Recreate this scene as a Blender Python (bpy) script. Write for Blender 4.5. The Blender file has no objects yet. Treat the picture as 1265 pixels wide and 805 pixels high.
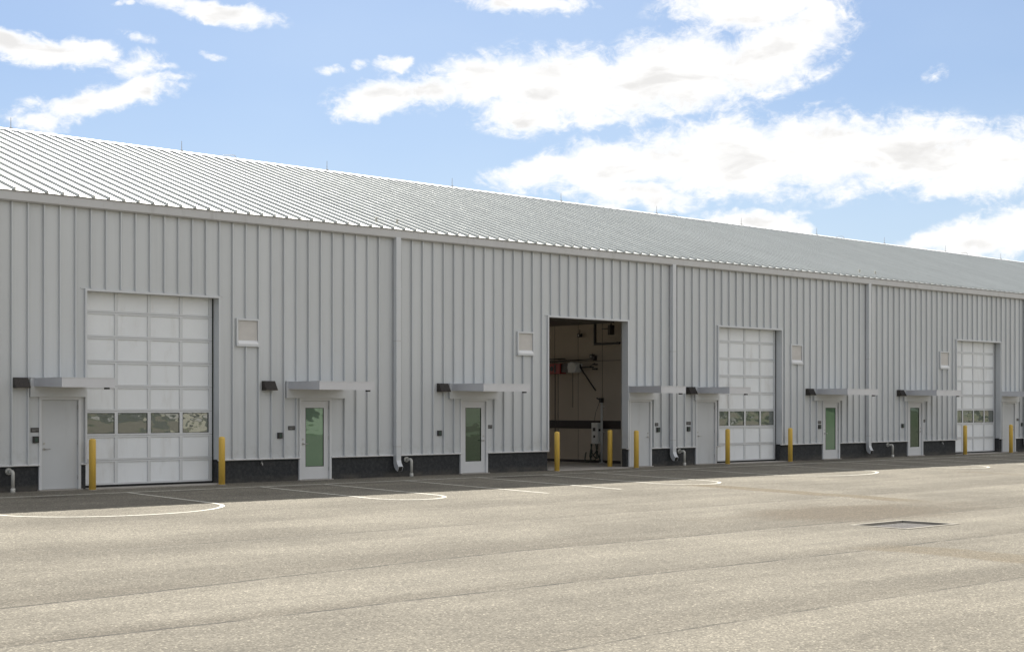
import bpy, bmesh, math, random
from mathutils import Vector, Matrix
R = math.radians
random.seed(7)
scene = bpy.context.scene
C = scene.collection

# ------------------------------------------------------------------ camera
cam_d = bpy.data.cameras.new('camera'); cam = bpy.data.objects.new('camera', cam_d); C.objects.link(cam)
cam.location = (0, -34.2, 2.0)
cam.rotation_euler = (R(90), 0, R(-43.0))
cam_d.sensor_fit = 'HORIZONTAL'; cam_d.sensor_width = 36
cam_d.lens = 36 * 1863 / 1265
cam_d.shift_y = 100.5 / 1265
cam_d.clip_start = .1; cam_d.clip_end = 5000
scene.camera = cam
scene.render.resolution_x = 1024; scene.render.resolution_y = 651
vs = scene.view_settings
scene.display_settings.display_device = 'sRGB'
vs.view_transform = 'Standard'; vs.look = 'None'; vs.gamma = 1; vs.exposure = 0.80

# ------------------------------------------------------------------ world: sky with clouds
SUN_EL, SUN_AZ = 48.5, 36.0          # azimuth measured from +Y towards +X
world = bpy.data.worlds.new('World'); scene.world = world; world.use_nodes = True
wt = world.node_tree; wt.nodes.clear()
class NT:
    def __init__(s, t): s.t = t
    def n(s, kind, **kw):
        nd = s.t.nodes.new(kind)
        for k, v in kw.items(): setattr(nd, k, v)
        return nd
    def put(s, inp, v):
        if isinstance(v, bpy.types.NodeSocket): s.t.links.new(v, inp)
        elif v is not None: inp.default_value = v
    def math(s, op, a, b=None, c=None, clamp=False):
        nd = s.n('ShaderNodeMath', operation=op, use_clamp=clamp)
        for i, v in enumerate((a, b, c)): s.put(nd.inputs[i], v)
        return nd.outputs[0]
    def vmath(s, op, a, b=None):
        nd = s.n('ShaderNodeVectorMath', operation=op)
        s.put(nd.inputs[0], a); s.put(nd.inputs[1], b)
        return nd.outputs[0] if op not in ('LENGTH', 'DOT_PRODUCT') else nd.outputs[1]
    def comb(s, x, y, z=0.):
        nd = s.n('ShaderNodeCombineXYZ')
        for i, v in enumerate((x, y, z)): s.put(nd.inputs[i], v)
        return nd.outputs[0]
    def sep(s, v):
        nd = s.n('ShaderNodeSeparateXYZ'); s.put(nd.inputs[0], v); return nd.outputs
    def noise(s, vec, scale, detail=2., rough=.5, dist=0.):
        nd = s.n('ShaderNodeTexNoise'); s.put(nd.inputs['Vector'], vec)
        nd.inputs['Scale'].default_value = scale; nd.inputs['Detail'].default_value = detail
        nd.inputs['Roughness'].default_value = rough; nd.inputs['Distortion'].default_value = dist
        return nd.outputs['Fac'], nd.outputs['Color']
    def rng(s, v, a, b, c=0., d=1., smooth=True):
        nd = s.n('ShaderNodeMapRange', interpolation_type='SMOOTHSTEP' if smooth else 'LINEAR')
        s.put(nd.inputs[0], v)
        for i, q in enumerate((a, b, c, d)): s.put(nd.inputs[i+1], q)
        return nd.outputs[0]
    def mix(s, f, a, b, blend='MIX'):
        nd = s.n('ShaderNodeMix', data_type='RGBA', blend_type=blend)
        s.put(nd.inputs[0], f); s.put(nd.inputs[6], a); s.put(nd.inputs[7], b)
        return nd.outputs[2]
    def scale(s, v, xyz):
        return s.vmath('MULTIPLY', v, xyz)

W = NT(wt)
tc = W.n('ShaderNodeTexCoord')
d3 = W.vmath('NORMALIZE', tc.outputs['Generated'])
sx, sy, sz = W.sep(d3)
az = W.math('MULTIPLY', W.math('ARCTAN2', sx, sy), 57.2958)
el = W.math('MULTIPLY', W.math('ARCSINE', sz), 57.2958)
ae = W.comb(az, el)
# domain warp so cloud outlines are ragged
_, wc = W.noise(ae, .55, 3, .55)
warp = W.vmath('MULTIPLY', W.vmath('SUBTRACT', wc, (.5, .5, .5)), (2.0, 1.1, 0))
ae_w = W.vmath('ADD', ae, warp)
BLOBS = [(25.5, 12.61, 2.3, 0.5, 0, 1), (24.25, 12.83, 1.65, 0.5, 0, 1), (27.2, 12.84, 1.3, 0.34, -4, 0.8), (27.91, 11.17, 2.6, 0.50, 14, 1), (28.91, 12.28, 1.3, 0.5, 10, 0.75), (25.78, 10.2, 0.95, 0.3, 10, 0.85), (29.2, 11.5, 1.25, 0.5, 5, 1), (28.91, 13.33, 0.75, 0.22, -10, 0.6), (31.99, 14.45, 2.07, 0.36, -8, 0.95), (30.37, 14.68, 1.17, 0.23, 0, 0.7), (28.48, 14.56, 0.35, 0.12, 0, 0.5), (31.75, 12.76, 0.42, 0.17, -10, 0.6),
 (43.54, 14.94, 2.0, 0.40, 0, 1), (42.0, 12.2, 2.31, 0.86, 5, 1), (45.08, 12.05, 3.38, 1.2, 0, 1), (49.05, 12.29, 3.95, 1.36, 5, 1), (52.67, 12.9, 2.8, 1.16, 22, 1), (52.07, 14.75, 3.1, 0.8, 0, 1), (54.2, 13.97, 1.3, 0.7, 10, 0.9), (43.54, 10.88, 2.0, 0.62, -5, 0.9), (38.63, 12.76, 0.75, 0.33, 10, 0.8), (38.01, 11.52, 1.7, 0.61, 8, 1), (36.13, 12.5, 0.61, 0.18, 0, 0.5), (37.25, 12.73, 0.45, 0.21, 0, 0.5), (46.15, 10.71, 1.23, 0.4, 0, 0.7),
 (44.15, 8.82, 2.0, 0.55, 6, 1), (46.92, 9.07, 3.06, 0.88, 6, 1), (51.17, 9.29, 3.92, 1.4, 0, 1), (54.45, 9.35, 3.25, 1.4, 0, 1), (57.66, 9.23, 3.17, 1.2, -4, 1), (60.5, 8.82, 2.24, 1.17, -4, 1), (59.38, 8.15, 1.42, 0.57, 0, 0.9), (47.53, 8.01, 2.45, 0.55, -6, 0.9), (45.08, 8.18, 0.77, 0.25, 0, 0.6), (39.9, 11.95, 1.0, .5, 10, .9), (47.0, 10.9, 1.6, .4, 0, .7), (30.4, 12.0, .6, .22, 0, .55), (52.52, 6.85, 2.1, 0.42, -4, 0.9), (60.64, 6.16, 2.37, 0.67, 8, 1), (58.81, 6.04, 1.28, 0.34, 5, 0.9), (61.75, 6.32, 1.65, 0.83, 0, 1), (58.52, 12.0, 0.5, 0.22, 20, 0.36)]
dens = None
for (a, e, ra, re_, rot, w) in BLOBS:
    mp = W.n('ShaderNodeMapping', vector_type='TEXTURE')
    W.put(mp.inputs['Vector'], ae_w)
    mp.inputs['Location'].default_value = (a, e, 0)
    mp.inputs['Rotation'].default_value = (0, 0, R(rot))
    mp.inputs['Scale'].default_value = (ra*1.22, re_*1.24, 1)
    r = W.vmath('LENGTH', mp.outputs[0])
    f = W.math('MULTIPLY', W.rng(r, 1.45, .15), w)
    dens = f if dens is None else W.math('SMOOTH_MAX', dens, f, .06)
# broken cloud over the rest of the sky, away from the part seen over the roof
n0, _ = W.noise(d3, 3.2, 6, .55)
off = W.rng(W.math('ABSOLUTE', W.math('SUBTRACT', az, 43.)), 24., 34.)
offe = W.rng(el, 17., 24.)
other = W.math('MULTIPLY', W.rng(n0, .36, .54), W.math('MAXIMUM', off, offe))
# the sky to the left of the lot is clear blue
other = W.math('MULTIPLY', other, W.rng(W.vmath('DOT_PRODUCT', d3, (-.96, .0, .28)), .80, .35, .55, 1.))
dens = W.math('MAXIMUM', dens, other)
na, _ = W.noise(W.scale(ae, (1, 1.5, 1)), .75, 9, .62, .6)
nb, _ = W.noise(W.scale(ae, (1, 1.6, 1)), 2.6, 8, .60, .9)
edge = W.math('ADD', W.math('MULTIPLY', W.math('SUBTRACT', na, .5), 1.9), W.math('MULTIPLY', W.math('SUBTRACT', nb, .5), .75))
edge = W.math('MULTIPLY', edge, W.rng(dens, .35, 1.0, 1., .35))
cl = W.math('ADD', dens, W.math('MULTIPLY', edge, W.rng(dens, 0., .3)))
alpha = W.rng(cl, .12, .92)
alpha = W.math('MULTIPLY', alpha, .97)
ns, _ = W.noise(W.scale(ae, (.45, 1.3, 1)), .8, 4, .5, .3)
core = W.math('MULTIPLY', W.rng(cl, .62, 1.0), W.rng(ns, .44, .66))
ccol = W.mix(core, (1., 1., 1., 1), (.77, .765, .76, 1))
sky = W.n('ShaderNodeTexSky', sky_type='NISHITA')
sky.sun_disc = False; sky.sun_elevation = R(SUN_EL); sky.sun_rotation = R(SUN_AZ)
sky.air_density = 1.0; sky.dust_density = 1.0; sky.ozone_density = 2.0; sky.altitude = 10
SKY_S = .09
skyc = W.n('ShaderNodeHueSaturation'); skyc.inputs['Saturation'].default_value = .86; skyc.inputs['Value'].default_value = 1.0
wt.links.new(sky.outputs[0], skyc.inputs['Color'])
# thin high veil of cirrus that pales the blue
nv, _ = W.noise(W.scale(ae, (.05, .12, 1)), 1., 4, .5)
veil = W.math('ADD', W.rng(nv, .2, .9, .10, .30), W.rng(el, 13., 3., 0., .28))
skyv = W.mix(veil, W.vmath('MULTIPLY', skyc.outputs[0], (.425, .515, .64)), (5.2, 6.0, 6.7, 1))
cl_l = W.vmath('MULTIPLY', ccol, (7.2, 7.12, 7.0))
final = W.mix(alpha, skyv, cl_l)
bg = W.n('ShaderNodeBackground'); wt.links.new(final, bg.inputs[0]); bg.inputs[1].default_value = SKY_S
wo = W.n('ShaderNodeOutputWorld'); wt.links.new(bg.outputs[0], wo.inputs[0])

sun_d = bpy.data.lights.new('sun', 'SUN'); sun = bpy.data.objects.new('sun', sun_d); C.objects.link(sun)
sun_d.energy = 4.6; sun_d.angle = R(.53); sun_d.color = (1, .955, .87)
sd = Vector((math.sin(R(SUN_AZ))*math.cos(R(SUN_EL)), math.cos(R(SUN_AZ))*math.cos(R(SUN_EL)), math.sin(R(SUN_EL))))
sun.rotation_euler = sd.to_track_quat('Z', 'Y').to_euler(); sun.location = (0, 60, 80)

# ------------------------------------------------------------------ materials
def new_mat(name):
    m = bpy.data.materials.new(name); m.use_nodes = True
    t = m.node_tree; t.nodes.clear(); n = NT(t)
    p = n.n('ShaderNodeBsdfPrincipled'); o = n.n('ShaderNodeOutputMaterial')
    t.links.new(p.outputs[0], o.inputs[0])
    return m, n, p
def col(c): return (c[0], c[1], c[2], 1)
def simple(name, c, rough=.5, metal=0., var=.06, vscale=3., bump=0., bscale=40., dirt=None, spec=.5):
    m, n, p = new_mat(name)
    tcn = n.n('ShaderNodeTexCoord'); ob = n.n('ShaderNodeNewGeometry').outputs['Position']
    f, _ = n.noise(ob, vscale, 5, .6)
    k = n.rng(f, .25, .75, 1-var, 1+var, False)
    base = n.vmath('MULTIPLY', col(c)[:3], n.comb(k, k, k))
    if dirt:
        g, _ = n.noise(n.scale(ob, (1, 1, .25)), dirt[1], 6, .65)
        base = n.mix(n.rng(g, .52, .75, 0, dirt[0]), base, (dirt[2]+(1,)))
    n.put(p.inputs['Base Color'], base)
    p.inputs['Roughness'].default_value = rough; p.inputs['Metallic'].default_value = metal
    p.inputs['Specular IOR Level'].default_value = spec
    if bump:
        h, _ = n.noise(ob, bscale, 4, .6)
        b = n.n('ShaderNodeBump'); b.inputs['Strength'].default_value = bump; b.inputs['Distance'].default_value = .01
        n.put(b.inputs['Height'], h); n.put(p.inputs['Normal'], b.outputs[0])
    return m

RIB0, RIBP = 15.68, .4064
def siding_mat(name, c, rough=.45, metal=.10, roof=False):
    m, n, p = new_mat(name)
    pos = n.n('ShaderNodeNewGeometry').outputs['Position']
    x, y, z = n.sep(pos)
    idx = n.math('FLOOR', n.math('DIVIDE', n.math('SUBTRACT', x, RIB0), RIBP))
    wn = n.n('ShaderNodeTexWhiteNoise', noise_dimensions='1D'); n.put(wn.inputs['W'], idx)
    v = n.rng(wn.outputs[0], 0, 1, .965, 1.03, False)
    f, _ = n.noise(n.scale(pos, (.6, .6, .18)), 1.2, 5, .6)
    v = n.math('MULTIPLY', v, n.rng(f, .3, .7, .965, 1.035, False))
    # faint run marks down each sheet
    g, _ = n.noise(n.scale(pos, (9, 3, .22)), 1., 5, .6)
    v = n.math('MULTIPLY', v, n.rng(g, .5, .8, 1, .93 if not roof else .90))
    if not roof:   # splash dirt low on the sheets
        hn, _ = n.noise(n.scale(pos, (5, 1, 5)), 1., 5, .65)
        low = n.math('MULTIPLY', n.rng(z, 1.25, .6), n.rng(hn, .4, .75, 0, 1))
        base = n.mix(n.math('MULTIPLY', low, .3), n.vmath('MULTIPLY', c, n.comb(v, v, v)), (.27, .25, .22, 1))
    else:
        base = n.vmath('MULTIPLY', c, n.comb(v, v, v))
    n.put(p.inputs['Base Color'], base)
    p.inputs['Roughness'].default_value = rough; p.inputs['Metallic'].default_value = metal
    h, _ = n.noise(n.scale(pos, (2.2, 2.2, .7)), 1., 2, .5)
    h2, _ = n.noise(n.comb(n.math('ADD', x, n.math('MULTIPLY', wn.outputs[0], 50.)), y, z), 2.2, 1, .5)
    b = n.n('ShaderNodeBump'); b.inputs['Strength'].default_value = .25; b.inputs['Distance'].default_value = .02
    n.put(b.inputs['Height'], n.math('ADD', h, h2)); n.put(p.inputs['Normal'], b.outputs[0])
    return m

M = {}
M['siding'] = siding_mat('light_grey_siding', (.565, .577, .582))
M['roof'] = siding_mat('pale_roof_metal', (.51, .525, .515), rough=.44, metal=.5, roof=True)
M['trim'] = simple('light_trim_metal', (.58, .59, .60), .4, .2, .03, 2)
M['gutter'] = simple('grey_gutter_metal', (.51, .505, .50), .42, .25, .04, 1.2, dirt=(.35, 3., (.3, .29, .27)))
M['canopy'] = simple('canopy_metal', (.58, .58, .60), .4, .25, .04, 1.5)
M['flash'] = simple('pale_flashing', (.74, .735, .73), .4, .1, .04, 2)
M['door'] = simple('grey_door_paint', (.55, .56, .565), .42, 0, .03, 1.5, dirt=(.25, 2.5, (.33, .32, .3)))
M['door_frame'] = simple('pale_door_frame_paint', (.64, .64, .64), .45, 0, .03, 2)
M['panel'] = simple('white_door_panel', (.76, .775, .785), .38, 0, .035, 1.2, dirt=(.35, 2.0, (.44, .41, .37)))
M['rail'] = simple('aluminium_rail', (.60, .61, .62), .38, .2, .04, 2)
M['rubber'] = simple('black_rubber', (.012, .012, .013), .8, 0)
M['black'] = simple('black_metal', (.02, .019, .018), .5, 0, .2, 6)
M['bronze'] = simple('dark_bronze_metal', (.05, .043, .038), .4, .3, .12, 12)
M['steel'] = simple('brushed_steel', (.45, .44, .42), .35, .8)
M['yellow'] = simple('yellow_sleeve_plastic', (.74, .48, .085), .45, 0, .07, 2.5, bump=.08, bscale=60, dirt=(.5, 7., (.42, .30, .10)))
M['pipe'] = simple('galvanised_pipe', (.50, .49, .45), .5, .2, .1, 8, dirt=(.5, 8., (.3, .27, .22)))
M['white'] = simple('white_casting', (.62, .61, .57), .5, 0, .05, 5)
M['wallboard'] = simple('tan_wallboard', (.48, .41, .33), .8, 0, .06, .9, dirt=(.3, 1.4, (.42, .35, .28)))
M['dark_band'] = simple('dark_brown_rail', (.028, .02, .018), .7, 0, .2, 5)
M['slab'] = simple('concrete_slab', (.40, .37, .33), .75, 0, .12, 1.5, bump=.1, bscale=30, dirt=(.5, 1.2, (.17, .15, .13)))
M['concrete'] = simple('concrete_collar', (.30, .275, .23), .85, 0, .12, 4, bump=.2, bscale=60)
M['grate'] = simple('cast_iron', (.13, .12, .112), .7, .3, .3, 14, bump=.3, bscale=80)
M['red'] = simple('red_enamel', (.30, .018, .015), .45, 0, .15, 8)
M['wall_louvre'] = simple('warm_grey_louvre', (.74, .71, .67), .6, 0)
M['green_led'] = simple('green_keypad', (.02, .05, .035), .3)
M['sign'] = simple('dark_sign_plastic', (.055, .052, .05), .5, 0, .1, 10)
M['sign_mark'] = simple('pale_sign_lettering', (.28, .27, .25), .6, 0)
M['cable'] = simple('green_cable', (.02, .035, .02), .6, 0)
M['grass'] = simple('grass_green', (.11, .13, .06), .9, 0, .35, .25)
M['leaf'] = simple('tree_leaf', (.05, .09, .028), .8, 0, .4, .4)
M['bark'] = simple('tree_bark', (.11, .08, .055), .9, 0, .2, 6)
M['far_wall'] = simple('cream_far_wall', (.62, .60, .54), .7, 0, .06, .6)

def plinth_mat():
    m, n, p = new_mat('charcoal_block')
    pos = n.n('ShaderNodeNewGeometry').outputs['Position']
    f, _ = n.noise(pos, 14, 6, .7); g, _ = n.noise(n.scale(pos, (.7, .7, 2)), 1.6, 4, .6)
    base = n.mix(n.rng(f, .35, .75), (.022, .024, .026, 1), (.055, .055, .056, 1))
    x, y, z = n.sep(pos)
    dust = n.math('MULTIPLY', n.rng(z, .22, 0.), n.rng(g, .35, .7, .1, .75))
    base = n.mix(dust, base, (.13, .115, .095, 1))
    base = n.mix(n.rng(g, .58, .75, 0, .35), base, (.075, .062, .052, 1))
    n.put(p.inputs['Base Color'], base); p.inputs['Roughness'].default_value = .85
    h, _ = n.noise(pos, 28, 6, .75)
    b = n.n('ShaderNodeBump'); b.inputs['Strength'].default_value = .7; b.inputs['Distance'].default_value = .02
    n.put(b.inputs['Height'], h); n.put(p.inputs['Normal'], b.outputs[0])
    return m
M['plinth'] = plinth_mat()

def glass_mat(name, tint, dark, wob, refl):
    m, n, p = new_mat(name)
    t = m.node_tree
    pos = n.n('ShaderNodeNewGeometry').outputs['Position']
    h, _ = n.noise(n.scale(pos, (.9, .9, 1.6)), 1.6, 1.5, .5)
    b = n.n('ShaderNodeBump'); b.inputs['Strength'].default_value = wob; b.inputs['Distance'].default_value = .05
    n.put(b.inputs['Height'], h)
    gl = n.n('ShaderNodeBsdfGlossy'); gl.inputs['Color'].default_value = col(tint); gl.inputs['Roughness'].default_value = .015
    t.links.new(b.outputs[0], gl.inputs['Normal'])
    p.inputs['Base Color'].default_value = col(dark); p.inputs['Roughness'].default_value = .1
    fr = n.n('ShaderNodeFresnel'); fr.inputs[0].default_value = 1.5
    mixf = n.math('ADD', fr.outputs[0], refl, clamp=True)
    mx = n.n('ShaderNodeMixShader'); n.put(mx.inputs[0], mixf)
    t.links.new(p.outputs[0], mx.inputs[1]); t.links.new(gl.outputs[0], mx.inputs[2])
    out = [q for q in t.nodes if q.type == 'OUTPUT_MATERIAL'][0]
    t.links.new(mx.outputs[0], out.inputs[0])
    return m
M['glass_green_pale_refl'] = glass_mat('green_glass_pale_reflection', (.52, .72, .58), (.075, .150, .095), .05, .10)  # green tint, with a pale reflection painted into the base colour
M['glass_green_dark_refl'] = glass_mat('green_glass_dark_reflection', (.34, .5, .38), (.014, .036, .019), .08, .03)  # same door glass; a darker reflection is put into its base colour
M['glass_grey'] = glass_mat('grey_tinted_glass', (.66, .65, .60), (.12, .136, .124), .30, .20)

def asphalt_mat():
    m, n, p = new_mat('weathered_asphalt')
    pos = n.n('ShaderNodeNewGeometry').outputs['Position']
    x, y, z = n.sep(pos)
    big, _ = n.noise(n.scale(pos, (.05, .42, 0)), 1., 5, .6)
    mid, _ = n.noise(n.scale(pos, (.16, 1.5, 0)), 1., 5, .6, .3)
    blo, _ = n.noise(n.scale(pos, (.3, .35, 0)), 1., 5, .6)
    t = n.math('ADD', n.math('ADD', n.math('MULTIPLY', big, .36), n.math('MULTIPLY', mid, .24)), n.math('MULTIPLY', blo, .40))
    base = n.mix(n.rng(t, .36, .64), (.134, .121, .097, 1), (.214, .195, .157, 1))
    # paver lanes: a slightly darker strip on the far side of each joint
    wob, _ = n.noise(n.scale(pos, (.12, 0, 0)), 1., 3, .5)
    wob2, _ = n.noise(n.scale(pos, (1.6, 0, 0)), 1., 4, .6)
    for (yj, slope, wid, dk, st) in ((-12.75, .02, .030, .55, 1.8), (-18.05, .10, .030, .9, 2.6), (-20.0, 0., .030, .95, .9), (-8.9, .0, .02, .35, .8), (-24.1, .02, .022, .7, 1.4)):
        yy = n.math('SUBTRACT', y, n.math('MULTIPLY_ADD', n.math('MINIMUM', x, 16.8 if slope > .05 else 500.), slope, yj))
        yy = n.math('SUBTRACT', yy, n.math('MULTIPLY', n.math('SUBTRACT', wob, .5), .5))
        yy = n.math('SUBTRACT', yy, n.math('MULTIPLY', n.math('SUBTRACT', wob2, .5), .08))
        line = n.rng(n.math('ABSOLUTE', yy), wid*.6, wid*1.9, 1, 0)
        gap, _ = n.noise(n.scale(pos, (.7, .7, 0)), 1.3, 3, .6)
        line = n.math('MULTIPLY', line, n.rng(gap, .38, .55, .25, 1))
        strip = n.math('MULTIPLY', n.rng(yy, 0., .05), n.rng(yy, st, .1, 0, 1))
        base = n.mix(n.math('MULTIPLY', strip, n.math('MULTIPLY', n.rng(mid, .35, .6), .62*dk)), base, (.092, .080, .062, 1))
        base = n.mix(n.math('MULTIPLY', line, dk*.95), base, (.055, .05, .043, 1))
    # tan trench-patch bands running out from the building
    tw, _ = n.noise(n.scale(pos, (.0, .6, 0)), 1., 3, .5)
    for (xc, hw, y0, y1, a) in ((32.25, .6, -6.6, -14.4, .9), (21.8, .75, -19.6, -25., .8), (45.6, .35, -7., -12., .5)):
        dx = n.math('ABSOLUTE', n.math('ADD', n.math('SUBTRACT', x, xc), n.math('MULTIPLY', n.math('SUBTRACT', tw, .5), .9)))
        k = n.math('MULTIPLY', n.rng(dx, hw, hw*.55, 0, 1), n.math('MULTIPLY', n.rng(y, y0+.3, y0-.8, 0, 1), n.rng(y, y1-.2, y1+1.2, 0, 1)))
        base = n.mix(n.math('MULTIPLY', k, n.math('MULTIPLY', n.rng(blo, .25, .6, .5, 1), a)), base, (.140, .115, .078, 1))
    # soil-stained low area beyond the drain
    sn, _ = n.noise(n.scale(pos, (.25, .5, 0)), 1., 5, .65)
    ex = n.math('DIVIDE', n.math('SUBTRACT', x, 28.6), 5.0); ey = n.math('DIVIDE', n.math('ADD', y, 15.0), 2.3)
    rr = n.math('SQRT', n.math('ADD', n.math('MULTIPLY', ex, ex), n.math('MULTIPLY', ey, ey)))
    k = n.rng(n.math('ADD', rr, n.math('MULTIPLY', n.math('SUBTRACT', sn, .5), 1.6)), 1.05, .35, 0, 1)
    base = n.mix(n.math('MULTIPLY', k, .8), base, (.105, .085, .060, 1))
    # oil and tyre stains near the doors
    for (xc, yc, rx, ry, a) in ((15.7, -1.95, .75, .16, .6), (22.2, -2.1, 1.6, .35, .5), (19.5, -1.85, .9, .15, .4), (30.2, -1.95, 1.4, .3, .5), (44.4, -2.0, 1.2, .3, .5), (27.2, -3.2, 1.2, .5, .3), (17.0, -4.1, 1.3, .5, .2), (35.3, -3.0, 1.6, 1.2, .22)):
        ex = n.math('DIVIDE', n.math('SUBTRACT', x, xc), rx); ey = n.math('DIVIDE', n.math('SUBTRACT', y, yc), ry)
        rr = n.math('SQRT', n.math('ADD', n.math('MULTIPLY', ex, ex), n.math('MULTIPLY', ey, ey)))
        k = n.rng(n.math('ADD', rr, n.math('MULTIPLY', n.math('SUBTRACT', blo, .5), 1.2)), 1.15, .3, 0, 1)
        base = n.mix(n.math('MULTIPLY', k, a), base, (.06, .052, .045, 1))
    # tyre scuffs, faint long curves
    sc, _ = n.noise(n.scale(pos, (.035, .9, 0)), 1., 3, .5, 1.2)
    scuff = n.rng(n.math('ABSOLUTE', n.math('SUBTRACT', sc, .5)), .0, .012, .22, 0)
    base = n.mix(scuff, base, (.13, .12, .10, 1))
    # aggregate
    vo = n.n('ShaderNodeTexVoronoi', feature='F1', distance='EUCLIDEAN'); n.put(vo.inputs['Vector'], pos); vo.inputs['Scale'].default_value = 50
    sp = n.sep(vo.outputs['Color'])[0]
    vo2 = n.n('ShaderNodeTexVoronoi', feature='F1'); n.put(vo2.inputs['Vector'], pos); vo2.inputs['Scale'].default_value = 24
    sp2 = n.sep(vo2.outputs['Color'])[1]
    gr = n.math('MULTIPLY', n.rng(sp, 0, 1, .62, 1.36, False), n.rng(sp2, 0, 1, .90, 1.10, False))
    gr = n.math('MULTIPLY', gr, n.rng(sp, .93, .97, 1, 1.5))
    base = n.vmath('MULTIPLY', base, n.comb(gr, gr, gr))
    n.put(p.inputs['Base Color'], base)
    p.inputs['Roughness'].default_value = .9; p.inputs['Specular IOR Level'].default_value = .22
    b = n.n('ShaderNodeBump'); b.inputs['Strength'].default_value = .45; b.inputs['Distance'].default_value = .006
    n.put(b.inputs['Height'], n.math('ADD', sp, n.math('MULTIPLY', sp2, .8))); n.put(p.inputs['Normal'], b.outputs[0])
    return m
M['asphalt'] = asphalt_mat()

def line_mat():
    m, n, p = new_mat('worn_white_line_paint')
    pos = n.n('ShaderNodeNewGeometry').outputs['Position']
    f, _ = n.noise(pos, 9, 6, .7); g, _ = n.noise(pos, .8, 4, .6)
    base = n.mix(n.rng(f, .46, .66, 0, .85), (.66, .635, .55, 1), (.30, .275, .225, 1))
    base = n.mix(n.rng(g, .45, .75, 0, .45), base, (.42, .39, .33, 1))
    n.put(p.inputs['Base Color'], base); p.inputs['Roughness'].default_value = .7
    return m
M['paint'] = line_mat()

# ------------------------------------------------------------------ mesh helpers
class MB:
    def __init__(s): s.bm = bmesh.new()
    def quad(s, *pts):
        return s.bm.faces.new([s.bm.verts.new(p) for p in pts])
    def box(s, x0, x1, y0, y1, z0, z1, bev=0):
        r = bmesh.ops.create_cube(s.bm, size=1)
        v = r['verts']
        bmesh.ops.scale(s.bm, vec=(x1-x0, y1-y0, z1-z0), verts=v)
        bmesh.ops.translate(s.bm, vec=((x0+x1)/2, (y0+y1)/2, (z0+z1)/2), verts=v)
        if bev:
            e = list({q for w in v for q in w.link_edges})
            bmesh.ops.bevel(s.bm, geom=e, offset=bev, segments=2, affect='EDGES', profile=.7)
        return s
    def prism(s, poly, axis, a, b):
        """poly in the two other axes, extruded along axis from a to b"""
        def mk(u, v, w):
            return {'x': (w, u, v), 'y': (u, w, v), 'z': (u, v, w)}[axis]
        A = [s.bm.verts.new(mk(u, v, a)) for u, v in poly]; B = [s.bm.verts.new(mk(u, v, b)) for u, v in poly]
        s.bm.faces.new(A); s.bm.faces.new(B[::-1])
        k = len(poly)
        for i in range(k): s.bm.faces.new((A[i], B[i], B[(i+1) % k], A[(i+1) % k]))
        return s
    def tube(s, pts, r, seg=12, cap=True):
        pts = [Vector(p) for p in pts]; rings = []
        prev = None
        for i, p in enumerate(pts):
            t = (pts[min(i+1, len(pts)-1)] - pts[max(i-1, 0)]).normalized()
            if prev is None:
                a = Vector((0, 0, 1)) if abs(t.z) < .9 else Vector((1, 0, 0))
                u = t.cross(a).normalized()
            else:
                u = (prev - t*prev.dot(t)).normalized()
            prev = u; w = t.cross(u)
            rr = r[i] if isinstance(r, (list, tuple)) else r
            rings.append([s.bm.verts.new(p + (u*math.cos(q) + w*math.sin(q))*rr) for q in [2*math.pi*j/seg for j in range(seg)]])
        for a, b in zip(rings, rings[1:]):
            for j in range(seg):
                f = s.bm.faces.new((a[j], a[(j+1) % seg], b[(j+1) % seg], b[j])); f.smooth = True
        if cap:
            s.bm.faces.new(rings[0][::-1]); s.bm.faces.new(rings[-1])
        return s
    def build(s, name, mat, parent=None, loc=None, smooth=False):
        bmesh.ops.recalc_face_normals(s.bm, faces=s.bm.faces)
        me = bpy.data.meshes.new(name); 
        if smooth:
            for f in s.bm.faces: f.smooth = True
        s.bm.to_mesh(me); s.bm.free()
        me.materials.append(M[mat] if isinstance(mat, str) else mat)
        o = bpy.data.objects.new(name, me); C.objects.link(o)
        if parent is not None: o.parent = parent
        if loc: o.location = loc
        return o
def tag(o, label=None, cat=None, group=None, kind=None):
    if label: o['label'] = label
    if cat: o['category'] = cat
    if group: o['group'] = group
    if kind: o['kind'] = kind
    return o
def empty(name, loc=(0, 0, 0), parent=None):
    o = bpy.data.objects.new(name, None); C.objects.link(o); o.location = loc; o.empty_display_size = .2
    if parent is not None: o.parent = parent
    return o
def copy_tree(o, parent=None):
    c = o.copy(); C.objects.link(c)
    if parent is not None: c.parent = parent
    for ch in list(o.children): copy_tree(ch, c)
    return c

# ------------------------------------------------------------------ ground: one sheet with a hole for the drain pit
def gz(y):                      # lot falls 2 % away from the building, then lies level
    return 0. if y >= 0 else max(y*.02, -.345)
DR = (25.42, 27.2, -18.1, -16.87)
m = MB()
xs = [-900, -200, -40, 0, 10, 20, DR[0], DR[1], 35, 50, 70, 120, 300, 1200]
ys = [-900, -200, -60, -40, -30, -22, DR[2], -17.5, DR[3]-.0, -12, -6, 0, 30, 120, 1200]
ys = sorted(set(ys)); vg = {}
for x in xs:
    for y in ys: vg[x, y] = m.bm.verts.new((x, y, gz(y) if y < .001 else 0))
for i in range(len(xs)-1):
    for j in range(len(ys)-1):
        if xs[i] >= DR[0]-.001 and xs[i+1] <= DR[1]+.001 and ys[j] >= DR[2]-.001 and ys[j+1] <= DR[3]+.001: continue
        m.bm.faces.new((vg[xs[i], ys[j]], vg[xs[i+1], ys[j]], vg[xs[i+1], ys[j+1]], vg[xs[i], ys[j+1]]))
ground = m.build('asphalt_ground', 'asphalt'); tag(ground, kind='structure')
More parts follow.
